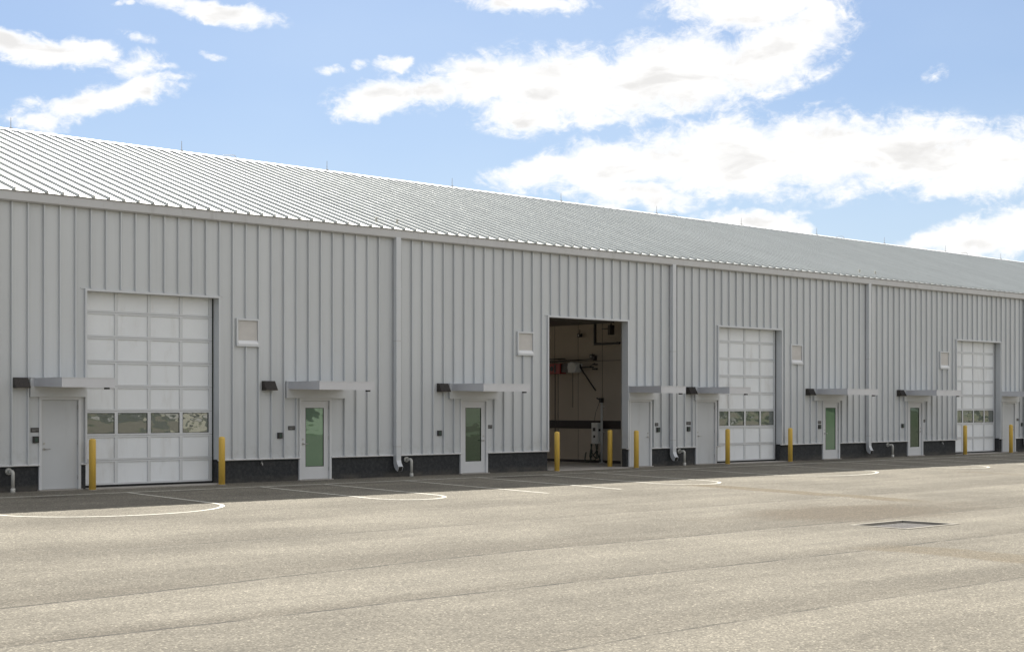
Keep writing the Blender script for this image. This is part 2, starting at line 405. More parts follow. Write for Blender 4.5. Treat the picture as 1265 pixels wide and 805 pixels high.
# grass field behind the camera (seen mirrored in the door glass)
m = MB(); m.quad((-900, -900, gz(-50)+.01), (1200, -900, gz(-50)+.01), (1200, -74, gz(-50)+.01), (-900, -74, gz(-50)+.01))
tag(m.build('grass_field', 'grass'), kind='structure')

# ------------------------------------------------------------------ painted lines
LW = .10
def ribbon(mb, pts, w=LW, lift=.004):
    """flat ribbon following the ground surface"""
    dense = []
    for a, b in zip(pts, pts[1:]):
        k = max(1, int(math.dist(a, b)/.5))
        for i in range(k): dense.append((a[0]+(b[0]-a[0])*i/k, a[1]+(b[1]-a[1])*i/k))
    dense.append(pts[-1]); L = []; n = len(dense)
    for i, p in enumerate(dense):
        a = Vector(dense[max(i-1, 0)]); b = Vector(dense[min(i+1, n-1)])
        t = (b-a).normalized(); nn = Vector((-t.y, t.x))*w/2
        l = (p[0]+nn.x, p[1]+nn.y); r = (p[0]-nn.x, p[1]-nn.y)
        L.append((mb.bm.verts.new((l[0], l[1], gz(l[1])+lift)), mb.bm.verts.new((r[0], r[1], gz(r[1])+lift))))
    for a, b in zip(L, L[1:]): mb.bm.faces.new((a[0], a[1], b[1], b[0]))
Y0 = -1.50
def line_obj(name, pts, lift=.006, w=LW):
    m = MB(); ribbon(m, pts, w, lift); o = m.build(name, 'paint'); tag(o, kind='structure'); return o
line_obj('painted_wall_line', [(3, -1.55), (70, -1.47)], .004)
def u_shape(a, b, yend, r, ry):
    pts = [(a, Y0)]
    for i in range(13):
        q = math.pi/2*i/12; pts.append((a + r - r*math.cos(q), yend + ry - ry*math.sin(q)))
    for i in range(13):
        q = math.pi/2*i/12; pts.append((b - r + r*math.sin(q), yend + ry - ry*math.cos(q)))
    pts.append((b, Y0)); return pts
for a, b, ye, r, ry in ((12.8, 17.85, -7.2, 2.5, 1.8), (21.62, 23.62, -7.12, .99, 1.0), (31.68, 33.95, -7.12, 1.1, 1.05), (38.08, 43.05, -6.75, 2.45, 1.5), (47.1, 49.75, -6.65, 1.3, 1.3), (57.9, 62.6, -6.7, 2.3, 1.5)):
    line_obj('painted_bay_outline', u_shape(a, b, ye, r, ry))
for x in (26.38, 29.07, 52.25, 55.2, 7.4, 10.1):
    line_obj('painted_stall_line', [(x, Y0), (x, -7.25)])

# ------------------------------------------------------------------ warehouse
BX0, BX1, DEPTH = 3.3, 124., 18.9
EAVE = 6.86; TOPW = 7.05
OD = [(17.60, 21.34), (33.45, 37.13), (41.90, 45.56), (57.85, 61.50)]
ODH = 4.86
MD = [(16.38, 17.44, 'solid', 'L'), (23.92, 24.98, 'glass', 'L'), (29.77, 30.85, 'glass', 'R'), (37.24, 38.34, 'solid', 'R'),
      (40.68, 41.78, 'solid', 'L'), (48.19, 49.29, 'glass', 'L'), (54.1, 55.22, 'glass', 'R'), (61.72, 62.86, 'solid', 'R')]
MDH = 2.24
bld = empty('warehouse', (BX0, 0, 0))
tag(bld, 'long light grey ribbed metal warehouse with a pale seamed roof and bay doors', 'warehouse')
off = Vector((-BX0, 0, 0))
def B(mb, name, mat, parent=None, smooth=False):
    """build a part in world metres, parented to the warehouse (or to one of its parts, all of which sit at the same origin)"""
    bmesh.ops.translate(mb.bm, vec=off, verts=mb.bm.verts)
    return mb.build(name, mat, parent or bld, smooth=smooth)

holes = [(a, b, 0., ODH) for a, b in OD] + [(a, b, 0., MDH) for a, b, _, _ in MD]
def wall_sheet(mb, x0, x1, z0, z1, y, t, ret):
    X = sorted({x0, x1} | {v for h in holes for v in h[:2]}); Z = sorted({z0, z1} | {v for h in holes for v in h[2:] if z0 < v < z1})
    def inh(xm, zm): return any(h[0] < xm < h[1] and h[2] < zm < h[3] for h in holes)
    for i in range(len(X)-1):
        for j in range(len(Z)-1):
            if inh((X[i]+X[i+1])/2, (Z[j]+Z[j+1])/2): continue
            mb.quad((X[i], y, Z[j]), (X[i+1], y, Z[j]), (X[i+1], y, Z[j+1]), (X[i], y, Z[j+1]))
            mb.quad((X[i], y+t, Z[j]), (X[i+1], y+t, Z[j]), (X[i+1], y+t, Z[j+1]), (X[i], y+t, Z[j+1]))
    for h in holes:
        a, b = max(h[2], z0), min(h[3], z1)
        if b <= a: continue
        mb.quad((h[0], y, a), (h[0], y+t, a), (h[0], y+t, b), (h[0], y, b))
        mb.quad((h[1], y, a), (h[1], y+t, a), (h[1], y+t, b), (h[1], y, b))
        if h[3] < z1: mb.quad((h[0], y, h[3]), (h[1], y, h[3]), (h[1], y+t, h[3]), (h[0], y+t, h[3]))
def in_any(x, pad=0.): return [h for h in holes if h[0]-pad < x < h[1]+pad]

VENTS = [(21.88, 22.60), (32.08, 32.80), (46.12, 46.86), (56.5, 57.24)]
VZ = (3.62, 4.36)
CAN = [(16.22, 17.57, 16.12, 17.57), (23.52, 25.36, 23.45, 25.46), (29.36, 31.24, 29.28, 31.26), (37.16, 38.38, 37.16, 38.56),
       (40.68, 41.84, 40.57, 41.88), (47.66, 49.66, 47.55, 49.57), (53.84, 55.74, 53.74, 55.7), (61.52, 62.98, 61.52, 63.1)]
DS = [15.25, 27.18, 39.27, 51.03, 63.0+.06, 75.1, 87.1, 99.2, 111.]
DS = [15.10, 27.18, 39.27, 51.05, 63.15+.4, 75.5, 87.5, 99.5, 111.5]

m = MB(); wall_sheet(m, BX0, BX1, .63, TOPW, 0, .22, True)
# ribs
k0 = int((BX0-RIB0)/RIBP); k1 = int((BX1-RIB0)/RIBP)
for k in range(k0, k1+1):
    x = RIB0 + k*RIBP
    if any(d-.17 < x < d+.19 for d in DS): continue
    cuts = []
    for h in holes:
        if h[0]-.09 < x < h[1]+.09: cuts.append((-1, h[3]+.06))
    for v in VENTS:
        if v[0]-.02 < x < v[1]+.02: cuts.append((VZ[0]-.01, VZ[1]+.01))
    for c in CAN:
        if c[2]-.02 < x < c[3]+.02: cuts.append((2.26, 2.69))
    segs = [(.63, EAVE+.03)]
    for a, b in cuts:
        ns_ = []
        for s0, s1 in segs:
            if a > s0: ns_.append((s0, min(s1, a)))
            if b < s1: ns_.append((max(s0, b), s1))
        segs = [q for q in ns_ if q[1]-q[0] > .05]
    for a, b in segs:
        m.prism([(x-.014, .004), (x-.014, -.030), (x-.019, -.032), (x-.019, -.056), (x-.012, -.062), (x+.012, -.062), (x+.019, -.056), (x+.019, .004)], 'z', a, b)
siding = B(m, 'wall_siding', 'siding')

# end and back walls
m = MB()
RZ = EAVE + .26; RIDGE_Y = 9.45; RIDGE_Z = 7.14 + (RIDGE_Y+.16)/3
def gable(mb, x, t, y0=.23, y1=DEPTH-.3):
    zt = lambda y: 7.14 + (y+.16)/3 - .12
    mb.prism([(y0, -.3), (y1, -.3), (y1, zt(2*RIDGE_Y-y1)), (RIDGE_Y, zt(RIDGE_Y)), (y0, zt(y0))], 'x', x, x+t)
gable(m, BX0, .25); B(m, 'gable_wall', 'siding')
m = MB(); gable(m, BX1-.25, .25); B(m, 'gable_wall', 'siding')
m = MB(); RO = (28.2, 38.9, 5.4)     # unseen rear opening, added to let sunlight into the bay
m.box(BX0, RO[0], DEPTH-.3, DEPTH, -.3, 7.05); m.box(RO[1], BX1, DEPTH-.3, DEPTH, -.3, 7.05); m.box(RO[0], RO[1], DEPTH-.3, DEPTH, RO[2], 7.05)
B(m, 'rear_wall', 'siding')

# plinth
m = MB(); wall_sheet(m, BX0, BX1, -.3, .60, .03, .19, True); B(m, 'plinth', 'plinth')
edges = [BX0]
for h in sorted(holes): edges += [h[0]-.0, h[1]+.0]
edges.append(BX1)
for a, b in zip(edges[::2], edges[1::2]):
    if b-a > .05:
        m = MB(); m.prism([(.02, .60), (-.045, .595), (-.062, .612), (-.062, .628), (-.012, .640), (.02, .640)], 'x', a, b)
        B(m, 'base_flashing', 'flash')

# opening trims
for a, b in OD:
    m = MB(); w = .05
    m.box(a-w, a, -.058, .006, .64, ODH+w); m.box(b, b+w, -.058, .006, .64, ODH+w); m.box(a, b, -.058, .006, ODH, ODH+w)
    m.box(a-w-.10, b+w+.10, -.022, .004, ODH+w+.002, ODH+w+.02)
    B(m, 'bay_opening_trim', 'trim')

# fascia and gutter
m = MB()
m.prism([(.0, 6.87), (-.13, 6.87), (-.155, 6.90), (-.155, 7.085), (-.17, 7.10), (-.17, 7.112), (-.0, 7.112)], 'x', BX0, BX1)
x = 11.9
while x < BX1:
    m.box(x-.006, x+.006, -.1585, -.14, 6.895, 7.09); x += 3.048*2
B(m, 'gutter', 'gutter')
# roof
m = MB()
ye, ze = -.20, 7.125
def rz(y): return ze + (y-ye)/3
yb = 2*RIDGE_Y-ye
m.prism([(ye, ze), (RIDGE_Y, rz(RIDGE_Y)), (yb, ze), (yb, ze-.10), (RIDGE_Y, rz(RIDGE_Y)-.12), (ye+.05, ze-.012)], 'x', BX0-.2, BX1+.2)
roof = B(m, 'roof', 'roof')
m = MB(); nrm = Vector((0, -1/3, 1)).normalized(); H = .068
for k in range(k0, k1+1):
    x = RIB0 + k*RIBP; hw = .021
    a = Vector((0, ye-.012, rz(ye)-.002)); b = Vector((0, RIDGE_Y-.12, rz(RIDGE_Y-.12)))
    P = []
    for q in (a, b):
        P.append([m.bm.verts.new((x+dx, q.y+nrm.y*h, q.z+nrm.z*h)) for dx, h in ((-hw, -.01), (-hw*.8, H), (hw*.8, H), (hw, -.01))])
    A, Bq = P
    for i in range(4): m.bm.faces.new((A[i], A[(i+1) % 4], Bq[(i+1) % 4], Bq[i]))
    m.bm.faces.new(A[::-1]); m.bm.faces.new(Bq)
B(m, 'roof_seam', 'roof')
m = MB()
m.prism([(RIDGE_Y-.19, rz(RIDGE_Y-.19)+.068), (RIDGE_Y, rz(RIDGE_Y)+.075), (RIDGE_Y+.19, rz(RIDGE_Y-.19)+.068), (RIDGE_Y+.19, rz(RIDGE_Y-.19)+.0), (RIDGE_Y, rz(RIDGE_Y)+.01), (RIDGE_Y-.19, rz(RIDGE_Y-.19)+.0)], 'x', BX0-.2, BX1+.2)
B(m, 'ridge_cap', 'flash')
# lightning rods along the ridge, with a clamp foot
x = 20.0 - 5.86*2
while x < BX1-2:
    m = MB(); m.tube([(x, RIDGE_Y, rz(RIDGE_Y)+.06), (x, RIDGE_Y, rz(RIDGE_Y)+.40)], [.012, .008], 6)
    m.box(x-.04, x+.04, RIDGE_Y-.04, RIDGE_Y+.04, rz(RIDGE_Y)+.055, rz(RIDGE_Y)+.10)
    B(m, 'lightning_rod', 'steel'); x += 5.86
for x in (27.9, 50.6, 63.2, 74.9):
    m = MB(); zc = rz(RIDGE_Y)+.09
    m.tube([(x-.7, RIDGE_Y-.1, zc-.03), (x-.4, RIDGE_Y, zc+.03), (x-.1, RIDGE_Y, zc+.07), (x, RIDGE_Y, zc+.07), (x, RIDGE_Y-.1, zc-.05)], .011, 6)
    B(m, 'conductor_loop', 'steel')
for x in (26.86, 27.63, 51.2, 52.3, 75.4, 76.2):
    m = MB(); y = .36
    m.tube([(x, y, rz(y)-.02), (x, y, rz(y)+.17), (x, y, rz(y)+.17), (x, y, rz(y)+.19)], [.035, .035, .045, .045], 10)
    B(m, 'roof_vent_pipe', 'white')

# downspouts
for x in DS:
    m = MB()
    x0, x1 = x, x+.17
    prof = [(-.035, 6.9), (-.035, .40), (-.07, .28), (-.14, .20), (-.22, .165), (-.275, .30), (-.235, .34), (-.20, .40), (-.175, .48), (-.175, 6.9)]
    m.prism(prof, 'x', x0, x1)
    ds = B(m, 'downspout', 'trim')
    m = MB()
    for z in (.86, 3.9):
        m = MB(); m.box(x0-.006, x1+.006, -.181, -.03, z, z+.03); B(m, 'downspout_joint', 'gutter', ds)
    for z in (1.6, 5.4):
        m = MB(); m.box(x0-.02, x1+.02, -.1785, -.05, z, z+.02); B(m, 'downspout_strap', 'trim', ds)
    m = MB(); m.prism([(-.225, .172), (-.27, .292), (-.278, .296), (-.233, .168)], 'x', x0+.02, x1-.02); B(m, 'downspout_mouth', 'black', ds)

# overflow pipes
def arc(c, r, a0, a1, plane, n=6):
    out = []
    for i in range(n+1):
        q = R(a0+(a1-a0)*i/n); out.append((c[0], c[1]+r*math.cos(q), c[2]+r*math.sin(q)))
    return out
for x in (15.62, 27.70, 39.82, 52.66, 64.2):
    m = MB()
    pts = [(x, .04, .49), (x, -.16, .49)] + arc((x, -.16, .43), .06, 90, 180, 'yz') + [(x, -.22, .07)]
    m.tube(pts, .042, 12)
    m.tube([(x, -.22, .10), (x, -.22, .095), (x, -.22, .03), (x, -.22, -.03)], [.043, .056, .056, .056], 12)
    o = B(m, 'overflow_pipe', 'pipe')
    m = MB(); m.tube([(x, .035, .49), (x, -.0, .49), (x, -.012, .49)], [.085, .085, .06], 16); B(m, 'pipe_flange', 'pipe', o)
for x in (22.68, 56.7):
    m = MB(); m.tube([(x, .05, .50), (x, -.07, .50)], .018, 8); m.tube([(x, -.06, .50), (x, -.075, .44)], .016, 8)
    m.tube([(x, -.03, .52), (x, -.03, .545), (x, -.03, .55)], [.01, .03, .03], 8); B(m, 'hose_bibb', 'steel')

# canopies with their backing plates
for i, (a, b, p0, p1) in enumerate(CAN):
    m = MB()
    m.prism([(-.086, 2.692), (-1.50, 2.692), (-1.50, 2.472), (-.086, 2.50)], 'x', a, b)
    c = B(m, 'canopy', 'canopy')
    m = MB(); m.box(a-.006, b+.006, -1.512, -.097, 2.688, 2.704); B(m, 'canopy_top_edge', 'trim', c)
    m = MB(); m.box(p0, p1, -.085, .004, 2.255, 2.70)
    m.box(p0-.004, p1+.004, -.095, .0, 2.706, 2.718)
    B(m, 'backing_plate', 'trim', c)
    m = MB(); m.box(b-.22, b-.12, -1.47, -1.38, 2.43, 2.475); B(m, 'drain_spout', 'black', c)

# louvred vents
for a, b in VENTS:
    m = MB(); z0, z1 = VZ
    m.box(a, b, -.06, .004, z1-.05, z1); m.box(a, b, -.085, .004, z0, z0+.055)
    m.box(a, a+.05, -.06, .004, z0+.055, z1-.05); m.box(b-.05, b, -.06, .004, z0+.055, z1-.05)
    v = B(m, 'vent_frame', 'trim')
    m = MB(); m.prism([(-.075, z0+.057), (-.075, z0+.075), (-.03, z0+.16), (.003, z0+.16), (.003, z0+.057)], 'x', a+.052, b-.052); B(m, 'vent_sill', 'flash', v)
    m = MB(); zz = z0+.17
    while zz < z1-.06:
        m.prism([(-.028, zz), (-.022, zz), (-.006, zz+.022), (-.012, zz+.022)], 'x', a+.052, b-.052); zz += .026
    m.box(a+.052, b-.052, -.006, .002, z0+.16, z1-.052)
    B(m, 'vent_louvre', 'wall_louvre', v)

# sectional bay doors
def bay_door(a, b, y):
    m = MB(); w = b-a-.05; x0 = a+.012; z0, z1 = .07, ODH+.12
    rows, cols = 8, 4; rh = (z1-z0)/rows; cw = (w)/cols; st = .045; ra = .048
    lines_z = [z0+i*rh for i in range(rows+1)]
    xl = [x0+j*cw for j in range(cols+1)]
    # rails (each section has its own pair, with a hairline gap) and stiles
    for i in range(rows):
        za, zb = lines_z[i], lines_z[i+1]
        m.box(x0, x0+w, y, y+.05, za+.003, za+ra); m.box(x0, x0+w, y, y+.05, zb-ra, zb-.003)
        for j in range(cols+1):
            s0 = xl[j]-st if j else xl[j]; s1 = xl[j]+st if j < cols else xl[j]
            if j == 0: s1 = xl[j]+.09
            if j == cols: s0 = xl[j]-.10
            m.box(s0, s1, y+.001, y+.05, za+ra, zb-ra)
    d = B(m, 'bay_door', 'rail')
    for i in range(rows):
        if i == 2: continue
        m = MB()
        for j in range(cols):
            s0 = xl[j]+(st if j else .09); s1 = xl[j+1]-(st if j < cols-1 else .10)
            m.box(s0+.001, s1-.001, y+.024, y+.036, lines_z[i]+ra+.001, lines_z[i+1]-ra-.001)
        B(m, 'door_panel', 'panel', d)
    for j in range(cols):
        s0 = xl[j]+(st if j else .09); s1 = xl[j+1]-(st if j < cols-1 else .10)
        m = MB(); m.box(s0+.001, s1-.001, y+.018, y+.026, lines_z[2]+ra+.001, lines_z[3]-ra-.001); B(m, 'window_pane', 'glass_grey', d)
        m = MB(); za, zb = lines_z[2]+ra, lines_z[3]-ra; q = .012
        m.box(s0, s1, y+.004, y+.017, za, za+q); m.box(s0, s1, y+.004, y+.017, zb-q, zb); m.box(s0, s0+q, y+.004, y+.017, za+q, zb-q); m.box(s1-q, s1, y+.004, y+.017, za+q, zb-q)
        B(m, 'pane_bead', 'rubber', d)
    m = MB(); m.box(x0, x0+w, y+.005, y+.045, .0, .069); m.box(b-.036, b-.002, y+.0, y+.06, 0, ODH); m.box(a, a+.011, y, y+.06, 0, ODH)
    B(m, 'weather_seal', 'rubber', d)
    return d
DY = .226
for i, (a, b) in enumerate(OD):
    if i != 1: bay_door(a, b, DY)
# thresholds in front of each bay
for a, b in OD:
    m = MB(); m.box(a+.004, b-.004, -.34, .60, -.06, .016); B(m, 'bay_threshold', 'slab')

# personnel doors
def man_door(a, b, kind, side):
    f = .055; y = .022
    m = MB(); m.box(a-.012, a+f, -.030, .12, .0, MDH+.02); m.box(b-f, b+.012, -.030, .12, .0, MDH+.02); m.box(a+f, b-f, -.030, .12, MDH-f, MDH+.02)
    fr = B(m, 'door_frame', 'door_frame')
    lo, hi = a+f+.004, b-f-.004; z0, z1 = .028, MDH-f-.004
    m = MB()
    if kind == 'solid':
        m.box(lo, hi, y, y+.045, z0, z1)
        B(m, 'door_leaf', 'door', fr)
    else:
        gx0, gx1, gz0, gz1 = lo+.165, hi-.165, .37, 1.99
        m.box(lo, gx0, y, y+.045, z0, z1); m.box(gx1, hi, y, y+.045, z0, z1); m.box(gx0, gx1, y, y+.045, z0, gz0); m.box(gx0, gx1, y, y+.045, gz1, z1)
        B(m, 'door_leaf', 'door_frame', fr)
        m = MB(); m.box(gx0, gx1, y+.014, y+.022, gz0, gz1); B(m, 'door_glass', 'glass_green_dark_refl' if side == 'R' else 'glass_green_pale_refl', fr)
        m = MB(); q = .010
        m.box(gx0, gx1, y-.004, y+.013, gz0, gz0+q); m.box(gx0, gx1, y-.004, y+.013, gz1-q, gz1); m.box(gx0, gx0+q, y-.004, y+.013, gz0+q, gz1-q); m.box(gx1-q, gx1, y-.004, y+.013, gz0+q, gz1-q)
        B(m, 'glazing_bead', 'black', fr)
    m = MB(); s = 1 if side == 'L' else -1; hx = (lo+.075) if side == 'L' else (hi-.075); hz = 1.0
    m.tube([(hx, y+.01, hz), (hx, y-.012, hz)], .032, 12); m.tube([(hx, y, hz), (hx, y-.055, hz), (hx+s*.02, y-.065, hz), (hx+s*.13, y-.065, hz)], .011, 8)
    m.tube([(hx, y+.01, hz+.13), (hx, y-.016, hz+.13)], .026, 12)
    B(m, 'door_handle', 'steel', fr)
    m = MB(); kx = hi if side == 'L' else lo
    for hz in (.25, 1.1, 1.95): m.tube([(kx, y-.006, hz), (kx, y-.006, hz+.11)], .009, 8)
    B(m, 'door_hinge', 'steel', fr)
    m = MB(); m.box(a-.03, b+.03, -.10, .10, -.05, .022); B(m, 'door_sill', 'slab', fr)
for q in MD: man_door(*q)

# interior behind the open bay
m = MB(); m.box(BX0+.3, BX1-.3, .604, DEPTH-.32, -.2, .006); B(m, 'floor_slab', 'slab')
PX = 39.38
for x in (27.3, PX):
    m = MB(); gable(m, x, .12, .23, DEPTH-.32); pw = B(m, 'partition_wall', 'wallboard')
    if x == PX:
        m = MB()
        yv = .82
        while yv < DEPTH-.6: m.box(x-.004, x+.001, yv-.007, yv+.007, .1, 7.0); yv += 1.22
        m.box(x-.0045, x+.001, .42, DEPTH-.4, 3.67, 3.685)
        m.box(x-.02, x+.001, .42, DEPTH-.4, .005, .10)
        B(m, 'panel_joint', 'dark_band', pw)
        m = MB(); m.box(x-.03, x+.001, .42, DEPTH-.4, 1.235, 1.525); B(m, 'dark_rail', 'dark_band', pw)
m = MB()
yv = 2.0
while yv < 16: m.box(30, 37, yv, yv+.1, 5.9, 6.1); yv += 4
m = MB(); a, b = OD[1]   # tracks of the raised door
for x in (a-.06, b+.012):
    m.box(x, x+.045, DY-.015, DY+.055, 0, ODH)
    m.box(x, x+.045, DY+.06, 5.2, ODH+.05, ODH+.11)
tr = B(m, 'door_track', 'steel')
m = MB(); m.box(a, b, DY+.35, 5.0, ODH-.02, ODH+.03); B(m, 'raised_door', 'bronze', tr)

# ------------------------------------------------------------------ separate things on and near the wall
def bollard():
    r = empty('bollard')
    m = MB(); rad = .0835
    m.tube([(0, 0, -.1), (0, 0, 1.19), (0, 0, 1.215), (0, 0, 1.238), (0, 0, 1.25)], [rad, rad, rad*.97, rad*.78, rad*.35], 24); m.build('sleeve', 'yellow', r)
    m = MB(); m.tube([(0, 0, -.05), (0, 0, .012)], rad+.03, 20); m.build('footing', 'concrete', r)
    return r
BOL = [(17.55, -.42, 'yellow bollard left of the closed door with cream shapes in its glass'), (21.21, -.40, 'yellow bollard right of the nearest closed bay door'),
       (33.40, -.46, 'yellow bollard on the left of the open bay'), (36.97, .62, 'yellow bollard standing inside the open bay doorway'),
       (37.12, -.44, 'yellow bollard in front of the plain grey door beside the open bay'), (41.92, -.42, 'yellow bollard at the left jamb of the middle closed bay door'),
       (45.58, -.42, 'yellow bollard at the right jamb of the middle closed bay door'), (57.86, -.42, 'yellow bollard at the left of the farthest bay door'),
       (61.68, -.44, 'yellow bollard at the right edge of the picture, farthest of all')]
b0 = bollard()
for i, (x, y, lb) in enumerate(BOL):
    o = b0 if i == 0 else copy_tree(b0)
    o.location = (x, y, gz(y)); o.rotation_euler.z = random.random()*6
    tag(o, lb, 'bollard', 'yellow bollards guarding the doors')

def wall_light():
    r = empty('wall_light')
    m = MB(); m.prism([(.0, .25), (-.10, .25), (-.235, .02), (-.235, 0), (0, 0)], 'x', 0, .36); m.build('housing', 'bronze', r)
    m = MB(); m.box(-.006, .0, -.238, .0, -.0, .004); m.box(-.008, -.001, -.2, -.02, .05, .055); m.build('side_rim', 'black', r)
    m = MB()
    for i in range(9): m.prism([(-.104, .249), (-.110, .252), (-.242, .028), (-.236, .024)], 'x', .02+i*.038, .028+i*.038)
    m.build('cooling_fin', 'bronze', r)
    m = MB(); m.box(.03, .33, -.21, -.05, -.006, .001); m.build('lens', 'white', r)
    return r
WL = [(15.70, 'black wedge wall light at the left end, beside the first small canopy'), (22.70, 'dark wedge wall light left of the canopy over the first glass door'),
      (28.84, 'dark wedge wall light left of the canopy between the downspout and the open bay'), (40.16, 'brown wedge wall light between the two canopies beside the second downspout'),
      (47.10, 'dark wedge wall light right of the middle closed bay door'), (53.30, 'dark wedge wall light left of the canopy nearest the farthest bay door')]
w0 = wall_light()
for i, (x, lb) in enumerate(WL):
    o = w0 if i == 0 else copy_tree(w0)
    o.location = (x, -.004, 2.46); tag(o, lb, 'wall light', 'wedge lights above the personnel doors')

def door_sign(w=.22):
    r = empty('door_sign')
    m = MB(); m.box(-w/2, w/2, -.014, 0, -.055, .055, .003); m.build('sign_plate', 'sign', r)
    m = MB(); x = -w*.36
    while x < w*.34:
        m.box(x, x+w*.10, -.0165, -.0135, -.002, .016); x += w*.13
    x = -w*.34
    while x < w*.02:
        m.box(x, x+w*.07, -.0165, -.0135, -.026, -.012); x += w*.1
    m.build('raised_lettering', 'sign_mark', r)
    return r
def reader():
    r = empty('card_reader')
    m = MB(); m.box(-.072, .072, -.05, 0, -.08, .08, .006); m.build('housing', 'black', r)
    m = MB(); m.box(-.03, .045, -.0535, -.049, -.05, .045); m.build('keypad', 'green_led', r)
    return r
DSG = [(16.27, 1.46, 'leftmost dark sign plate beside the nearest grey door'), (23.66, 1.44, 'dark sign plate left of the first glass door'),
       (30.94, 1.41, 'dark sign plate right of the glass door nearest the open bay'), (38.62, 1.42, 'small dark sign right of the door beside the open bay'),
       (40.29, 1.45, 'small dark sign left of the grey door between pipe and bay door'), (47.97, 1.43, 'small dark sign left of the third glass door'),
       (55.33, 1.44, 'small dark sign right of the farthest glass door'), (63.07, 1.45, 'farthest small dark sign, at the right edge')]
s0 = door_sign()
for i, (x, z, lb) in enumerate(DSG):
    o = s0 if i == 0 else copy_tree(s0)
    o.location = (x, -.002, z); tag(o, lb, 'door sign', 'sign plates beside the personnel doors')
    if i in (3, 6, 7): o.scale.x = .72
RDR = [(16.28, 1.23, 'black card reader by the nearest grey door, below the leftmost sign'), (23.27, 1.24, 'black card reader left of the first glass door'),
       (28.93, 1.24, 'black card reader left of the glass door nearest the open bay'), (38.68, 1.24, 'black card reader right of the door beside the open bay'),
       (40.27, 1.25, 'black card reader right of the second downspout'), (47.97, 1.26, 'black card reader left of the third glass door'),
       (53.70, 1.25, 'black card reader left of the farthest glass door'), (63.37, 1.23, 'farthest black card reader at the right edge')]
r0 = reader()
for i, (x, z, lb) in enumerate(RDR):
    o = r0 if i == 0 else copy_tree(r0)
    o.location = (x, -.002, z); tag(o, lb, 'card reader', 'card readers beside the personnel doors')

# ------------------------------------------------------------------ things inside the open bay, on the partition wall
def on_wall(name, y, z, label, cat):
    o = empty(name, (PX, y, z)); tag(o, label, cat); return o
cp = on_wall('charger_cabinet', 3.50, 1.05, 'pale wall cabinet with two dark windows and dark green cables inside the open bay', 'charger')
m = MB(); m.box(-.20, -.005, -.20, .12, -.36, .40, .02); m.build('cabinet', 'white', cp)
m = MB(); m.box(-.208, -.198, -.08, .04, .10, .22); m.box(-.208, -.198, -.07, .02, -.14, -.05)
m.box(-.16, -.06, -.212, -.198, .10, .18); m.build('display', 'black', cp)
for k, (y0, y1, dz, by) in enumerate(((.16, -.02, .75, .30), (.10, -.18, .62, .05), (-.12, -.36, .78, -.2), (.2, .42, .86, .55), (-.05, .20, .55, .1))):
    m = MB(); pts = []
    for i in range(13):
        q = i/12; pts.append((-.12-.08*math.sin(math.pi*q), y0+(y1-y0)*q+.10*math.sin(6*q+k), -.36-dz*math.sin(math.pi*q*.93)**.8*.72 - (.12*q)))
    m.tube(pts, .021, 6); m.build('cable', 'cable', cp)
po = on_wall('conduit_post', 3.18, 0, 'pale vertical conduit post beside the wall cabinet inside the open bay', 'pipe')
m = MB(); m.tube([(-.12, 0, .006), (-.12, 0, 2.2)], .045, 12); m.build('post', 'white', po)
m = MB(); m.tube([(-.12, 0, .006), (-.12, 0, .03)], .10, 12); m.box(-.17, -.0, -.03, .03, 1.1, 1.14); m.box(-.17, -.0, -.03, .03, 2.0, 2.04); m.build('bracket', 'white', po)
m = MB(); m.box(-.20, -.06, -.05, .06, 2.18, 2.34, .01); m.tube([(-.18, .05, 2.28), (-.24, .14, 2.34)], .025, 8); m.build('cap_box', 'black', po)
m = MB(); m.tube([(-.14, .08, 2.2), (-.16, .25, 1.85), (-.16, .34, 1.5)], .008, 5); m.build('cord', 'black', po)
ob = on_wall('outlet_box', 2.86, .62, 'small dark outlet box low on the wall behind the inner bollard', 'outlet box')
m = MB(); m.box(-.05, -.003, -.09, .09, -.13, .13, .008); m.build('box_body', 'black', ob)
m = MB(); m.box(-.058, -.048, -.05, .05, -.08, .08); m.build('cover', 'steel', ob)
hr = on_wall('hose_reel_rail', 4.68, 3.45, 'red and grey overhead unit with pale drum inside the open bay', 'hose reel')
m = MB(); m.box(-.42, -.10, .32, 1.9, -.22, .16, .015); m.build('red_housing', 'red', hr)
m = MB(); m.box(-.43, -.42, .55, .62, -.18, .12); m.box(-.43, -.42, .95, 1.02, -.18, .12)
m.tube([(-.43, .75, -.03), (-.40, .75, -.03)], .09, 12); m.build('housing_band', 'black', hr)
m = MB(); m.box(-.38, -.12, -.05, .315, -.18, .15, .01); m.build('grey_section', 'bronze', hr)
m = MB(); m.tube([(-.46, -.30, -.0), (-.10, -.30, -.0)], .20, 20); m.prism([(-.5, -.16), (-.56, .12), (-.50, .16), (-.06, .17), (-.06, -.18), (-.3, -.20)], 'x', -.40, -.14); m.build('drum', 'white', hr)
m = MB(); m.tube([(-.25, 1.9, .24), (-.25, -1.25, .28)], .018, 8); m.tube([(-.25, 1.2, .33), (-.25, .2, .33)], .02, 8); m.box(-.32, -.18, -1.32, -1.18, .24, .40); m.build('support_rail', 'black', hr)
m = MB(); m.tube([(-.27, -.55, .12), (-.27, -.62, -.06), (-.27, -1.34, -.84)], .028, 8); m.tube([(-.27, -.55, .0), (-.27, -1.25, .0)], .022, 8); m.tube([(-.27, -1.0, .0), (-.27, -1.3, .14)], .018, 8)
m.box(-.33, -.2, -1.38, -1.22, .07, .11); m.box(-.33, -.2, -1.38, -1.22, -.10, -.04); m.build('strut', 'black', hr)
